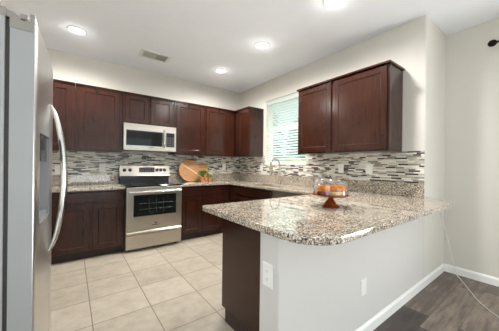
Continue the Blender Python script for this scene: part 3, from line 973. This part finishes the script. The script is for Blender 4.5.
# ------------------------------------------------------------------ window blind
t = thing('window_blind', 'white slatted blind hanging in the kitchen window', 'blind', (0.045, (wy0 + wy1) / 2, wz1))
bm = NB(); box(bm, (0.010, wy0 + 0.012, wz1 - 0.075), (0.018, wy1 - 0.012, wz1 - 0.004), 0.002); obj('valance', bm, M['blind'], t)
bm = NB(); box(bm, (0.020, wy0 + 0.014, wz1 - 0.045), (0.070, wy1 - 0.014, wz1 - 0.003), 0.002); obj('headrail', bm, M['blind'], t)
bm = NB()
z = wz1 - 0.085
zs = []
while z > wz0 + 0.05:
    zs.append(z); z -= 0.0445
ca, sa = math.cos(math.radians(-24)), math.sin(math.radians(-24))
for z in zs:
    q = [(-0.024, 0.0), (0.0, 0.0015), (0.024, 0.0), (0.024, -0.0025), (0.0, -0.001), (-0.024, -0.0025)]
    prism(bm, [(0.045 + a * ca - b * sa, z + a * sa + b * ca) for a, b in q], lambda x, zz, y: (x, y, zz), wy0 + 0.016, wy1 - 0.016)
obj('slat', bm, M['blind'], t)
bm = NB(); box(bm, (0.022, wy0 + 0.016, wz0 + 0.012), (0.068, wy1 - 0.016, wz0 + 0.030), 0.003); obj('bottom_rail', bm, M['blind'], t)
bm = NB()
for y in (wy0 + 0.14, wy1 - 0.14, (wy0 + wy1) / 2):
    for x in (0.0205, 0.0695): tube(bm, [(x, y, wz1 - 0.05), (x, y, wz0 + 0.03)], 0.0012, 6)
obj('ladder_cord', bm, M['cord'], t)
bm = NB(); tube(bm, [(0.008, wy1 - 0.06, wz1 - 0.07), (0.006, wy1 - 0.06, wz1 - 0.62)], 0.004, 8); obj('tilt_wand', bm, M['blind'], t)

# ------------------------------------------------------------------ cutting boards and plants
def lean(yb, yt, h):
    """maps board coordinates (u across, w up the board, thickness) to the world: foot at yb, top edge at yt"""
    a = math.asin((yt - yb) / h)
    return lambda u, w, d: (u, yb + w * math.sin(a) - d * math.cos(a), ZC1 + 0.0015 + w * math.cos(a) + d * math.sin(a))


RB = 0.200
BX = -1.160
mpb = lean(-0.165, -0.055, 2 * RB)
bm = NB(); prism(bm, [(BX + RB * math.cos(2 * math.pi * k / 64), RB + RB * math.sin(2 * math.pi * k / 64)) for k in range(64)], mpb, 0.0, 0.018)
bmesh.ops.bevel(bm, geom=[e for e in bm.edges if len(e.link_faces) == 2 and max(len(f.verts) for f in e.link_faces) > 10], offset=0.004, segments=2, affect='EDGES')
o = obj('cutting_board', bm, M['board'], None, True, loc=(BX, -0.165, ZC1)); tag(o, 'round wooden cutting board with a painted highlight streak leaning on the tile', 'cutting board', 'wooden cutting boards')
mpb = lean(-0.085, -0.034, 0.315)
def rr2(u0, u1, w0, w1, r): return [(x, y) for x, y in rrect(u0, u1, w0, w1, r)]
bm = NB(); prism(bm, rr2(-1.235, -0.770, 0.0, 0.315, 0.022), mpb, 0.0, 0.016)
o = obj('cutting_board', bm, M['board2'], None, True, loc=(-1.0, -0.08, ZC1)); tag(o, 'rectangular wooden cutting board standing behind the round one', 'cutting board', 'wooden cutting boards')


def potted(loc, r, h, leaves, spread, top, label, mat, seed):
    t = thing('potted_plant', label, 'plant', loc, 'small potted herbs')
    x, y, z = loc
    bm = NB(); lathe(bm, [(r * 0.72, z + 0.0005), (r * 0.92, z + h * 0.78), (r * 1.04, z + h * 0.79), (r * 1.06, z + h), (r * 0.9, z + h), (r * 0.88, z + h * 0.9)], (x, y, 0), 24); obj('pot', bm, M['terracotta'], t, True)
    bm = NB(); lathe(bm, [(r * 0.885, z + h * 0.88), (r * 0.6, z + h * 0.93), (0.002, z + h * 0.94)], (x, y, 0), 18); obj('soil', bm, M['soil'], t)
    rnd = random.Random(seed)
    bl, bs = NB(), NB()
    for k in range(leaves):
        a = rnd.uniform(0, 6.283); s = rnd.uniform(0.15, 1.0)
        tip = Vector((x + math.cos(a) * spread * s, y + math.sin(a) * spread * s * 0.8, z + h + (top - h) * (1 - 0.55 * s * s) * rnd.uniform(0.45, 1.0)))
        root = Vector((x + math.cos(a) * r * 0.3, y + math.sin(a) * r * 0.3, z + h * 0.9))
        if k % 3 == 0: tube(bs, [root, (root + tip) / 2 + Vector((0, 0, 0.01)), tip], 0.0013, 5)
        d = Vector((math.cos(a + rnd.uniform(-.8, .8)), math.sin(a + rnd.uniform(-.8, .8)), rnd.uniform(-0.2, 0.7))).normalized()
        sd = d.cross(Vector((rnd.uniform(-.4, .4), rnd.uniform(-.4, .4), 1))).normalized()
        nn = sd.cross(d).normalized()
        L, W = rnd.uniform(0.026, 0.04), rnd.uniform(0.010, 0.015)
        P = [tip, tip + d * L * .45 + sd * W + nn * 0.003, tip + d * L, tip + d * L * .45 - sd * W + nn * 0.003]
        mid = bl.verts.new(tip + d * L * .5 - nn * 0.003)
        V = [bl.verts.new(p) for p in P]
        for i in range(4): bl.faces.new((V[i], V[(i + 1) % 4], mid))
    obj('leaves', bl, mat, t); obj('stem', bs, mat, t)


potted((-0.985, -0.300, ZC1), 0.044, 0.088, 120, 0.085, 0.215, 'larger terracotta pot of leafy herbs before the cutting boards', M['leaf'], 3)
potted((-0.830, -0.255, ZC1), 0.036, 0.072, 60, 0.050, 0.115, 'smaller terracotta pot of trailing herbs beside the taller one', M['leaf_pale'], 5)

# ------------------------------------------------------------------ cake stand
KX, KY = -1.284, -3.128
t = thing('cake_stand', 'amber glass pedestal cake stand on the granite peninsula', 'cake stand', (KX, KY, ZC1))
bm = NB(); lathe(bm, [(0.064, ZC1 + 0.0005), (0.068, ZC1 + 0.005), (0.060, ZC1 + 0.011), (0.046, ZC1 + 0.020), (0.038, ZC1 + 0.034), (0.026, ZC1 + 0.050), (0.020, ZC1 + 0.062), (0.026, ZC1 + 0.072), (0.034, ZC1 + 0.076)], (KX, KY, 0), 36); obj('pedestal', bm, M['amber'], t, True)
ZP = ZC1 + 0.084
bm = NB(); lathe(bm, [(0.03, ZC1 + 0.075), (0.09, ZC1 + 0.076), (0.134, ZC1 + 0.083), (0.144, ZC1 + 0.091), (0.142, ZC1 + 0.095), (0.137, ZC1 + 0.089), (0.132, ZP), (0.05, ZP)], (KX, KY, 0), 48); obj('plate', bm, M['amber'], t, True)
td = thing('glass_dome', 'clear glass dome covering the cakes on the amber stand', 'dome', (KX, KY, ZP))
R0 = 0.124
outer = [(R0, ZP + 0.001), (R0 + 0.002, ZP + 0.08)] + [(R0 - 0.035 + 0.035 * math.cos(a) if a < 0.0 else (R0 - 0.045) + 0.045 * math.cos(a), ZP + 0.085 + 0.045 * math.sin(a)) for a in [math.pi / 2 * k / 8 for k in range(1, 9)]] + [(0.012, ZP + 0.132)]
inner = [(max(0.003, r_ - 0.003), z_ - (0.0 if i < 2 else 0.003)) for i, (r_, z_) in enumerate(outer)]
bm = NB(); lathe(bm, outer + inner[::-1][:-1] + [(R0 - 0.003, ZP + 0.001)], (KX, KY, 0), 48, cap=False)
bmesh.ops.remove_doubles(bm, verts=bm.verts, dist=1e-5)
obj('dome', bm, M['dome'], td, 'all')
bm = NB(); lathe(bm, [(0.008, ZP + 0.131), (0.006, ZP + 0.137), (0.013, ZP + 0.145), (0.015, ZP + 0.152), (0.010, ZP + 0.159), (0.002, ZP + 0.161)], (KX, KY, 0), 24); obj('knob', bm, M['dome'], td, True)
# camera-side direction along the stand: right axis of the view
rx, ry = math.cos(YAW), -math.sin(YAW)
fx_, fy_ = math.sin(YAW), math.cos(YAW)


def cake(off, dep, r, layers, label):
    x, y = KX + rx * off + fx_ * dep, KY + ry * off + fy_ * dep
    z = ZP + 0.0008
    t = thing('cake', label, 'cake', (x, y, z), 'small cakes under the dome')
    for k, (h, mat, nm, rs) in enumerate(layers):
        bm = NB(); rr_ = r * rs
        lathe(bm, [(rr_ * 0.92, z), (rr_, z + h * 0.2), (rr_ * 1.01, z + h * 0.55), (rr_ * 0.93, z + h * 0.92), (rr_ * 0.7, z + h)], (x, y, 0), 28)
        obj(nm, bm, M[mat], t, True)
        z += h - 0.0004


cake(-0.054, 0.0, 0.046, [(0.032, 'amber', 'sponge_layer', 1.05), (0.044, 'cake', 'sponge_layer', 1.0)], 'left orange cake with a brown base under the glass dome')
cake(0.050, 0.0, 0.058, [(0.030, 'cream', 'sponge_layer', 1.0), (0.050, 'cake', 'sponge_layer', 1.0)], 'right orange cake on a yellow cream layer under the glass dome')

# ------------------------------------------------------------------ curtain rod and white cord
t = thing('curtain_rod', 'dark bronze curtain rod with round finial on the dining wall', 'curtain rod', (0.55, -3.75, 2.47))
bm = NB(); lathe(bm, [(0.002, -0.036), (0.016, -0.032), (0.029, -0.019), (0.034, 0.0), (0.029, 0.019), (0.016, 0.031), (0.010, 0.035)], (0, 0, 0), 24)
bmesh.ops.rotate(bm, verts=bm.verts, cent=(0, 0, 0), matrix=Matrix.Rotation(math.pi / 2, 3, 'X'))
bmesh.ops.translate(bm, verts=bm.verts, vec=(0.53, -3.745, 2.472)); obj('finial', bm, M['bronze'], t, True)
bm = NB(); tube(bm, [(0.53, -3.775, 2.472), (0.53, -3.80, 2.472)], 0.010, 14); tube(bm, [(0.53, -3.80, 2.472), (0.53, -3.812, 2.472), (0.53, -3.825, 2.472)], 0.021, 18); obj('collar', bm, M['bronze'], t, True)
bm = NB(); tube(bm, [(0.53, -3.82, 2.472), (0.53, -7.9, 2.472)], 0.014, 16); obj('rod', bm, M['bronze'], t, True)
for y in (-4.1, -7.8):
    bm = NB(); box(bm, (0.628, y - 0.025, 2.43), (0.639, y + 0.025, 2.51), 0.004); tube(bm, [(0.632, y, 2.45), (0.53, y, 2.452)], 0.008, 10); obj('bracket', bm, M['bronze'], t, True)

bm = NB()
tube(bm, smooth_path([(0.02, -3.44, 0.864), (0.06, -3.45, 0.80), (0.20, -3.46, 0.60), (0.35, -3.47, 0.36), (0.50, -3.47, 0.14), (0.575, -3.48, 0.02), (0.52, -3.52, 0.0045), (0.40, -3.58, 0.0045), (0.25, -3.655, 0.0045), (0.07, -3.75, 0.0045), (-0.10, -3.89, 0.0045), (-0.3, -4.10, 0.0045)], 8), 0.0036, 8)
o = obj('cable', bm, M['cord'], None, True, loc=(0.3, -3.5, 0)); tag(o, 'thin white cable drooping from the peninsula counter onto the plank floor', 'cable')
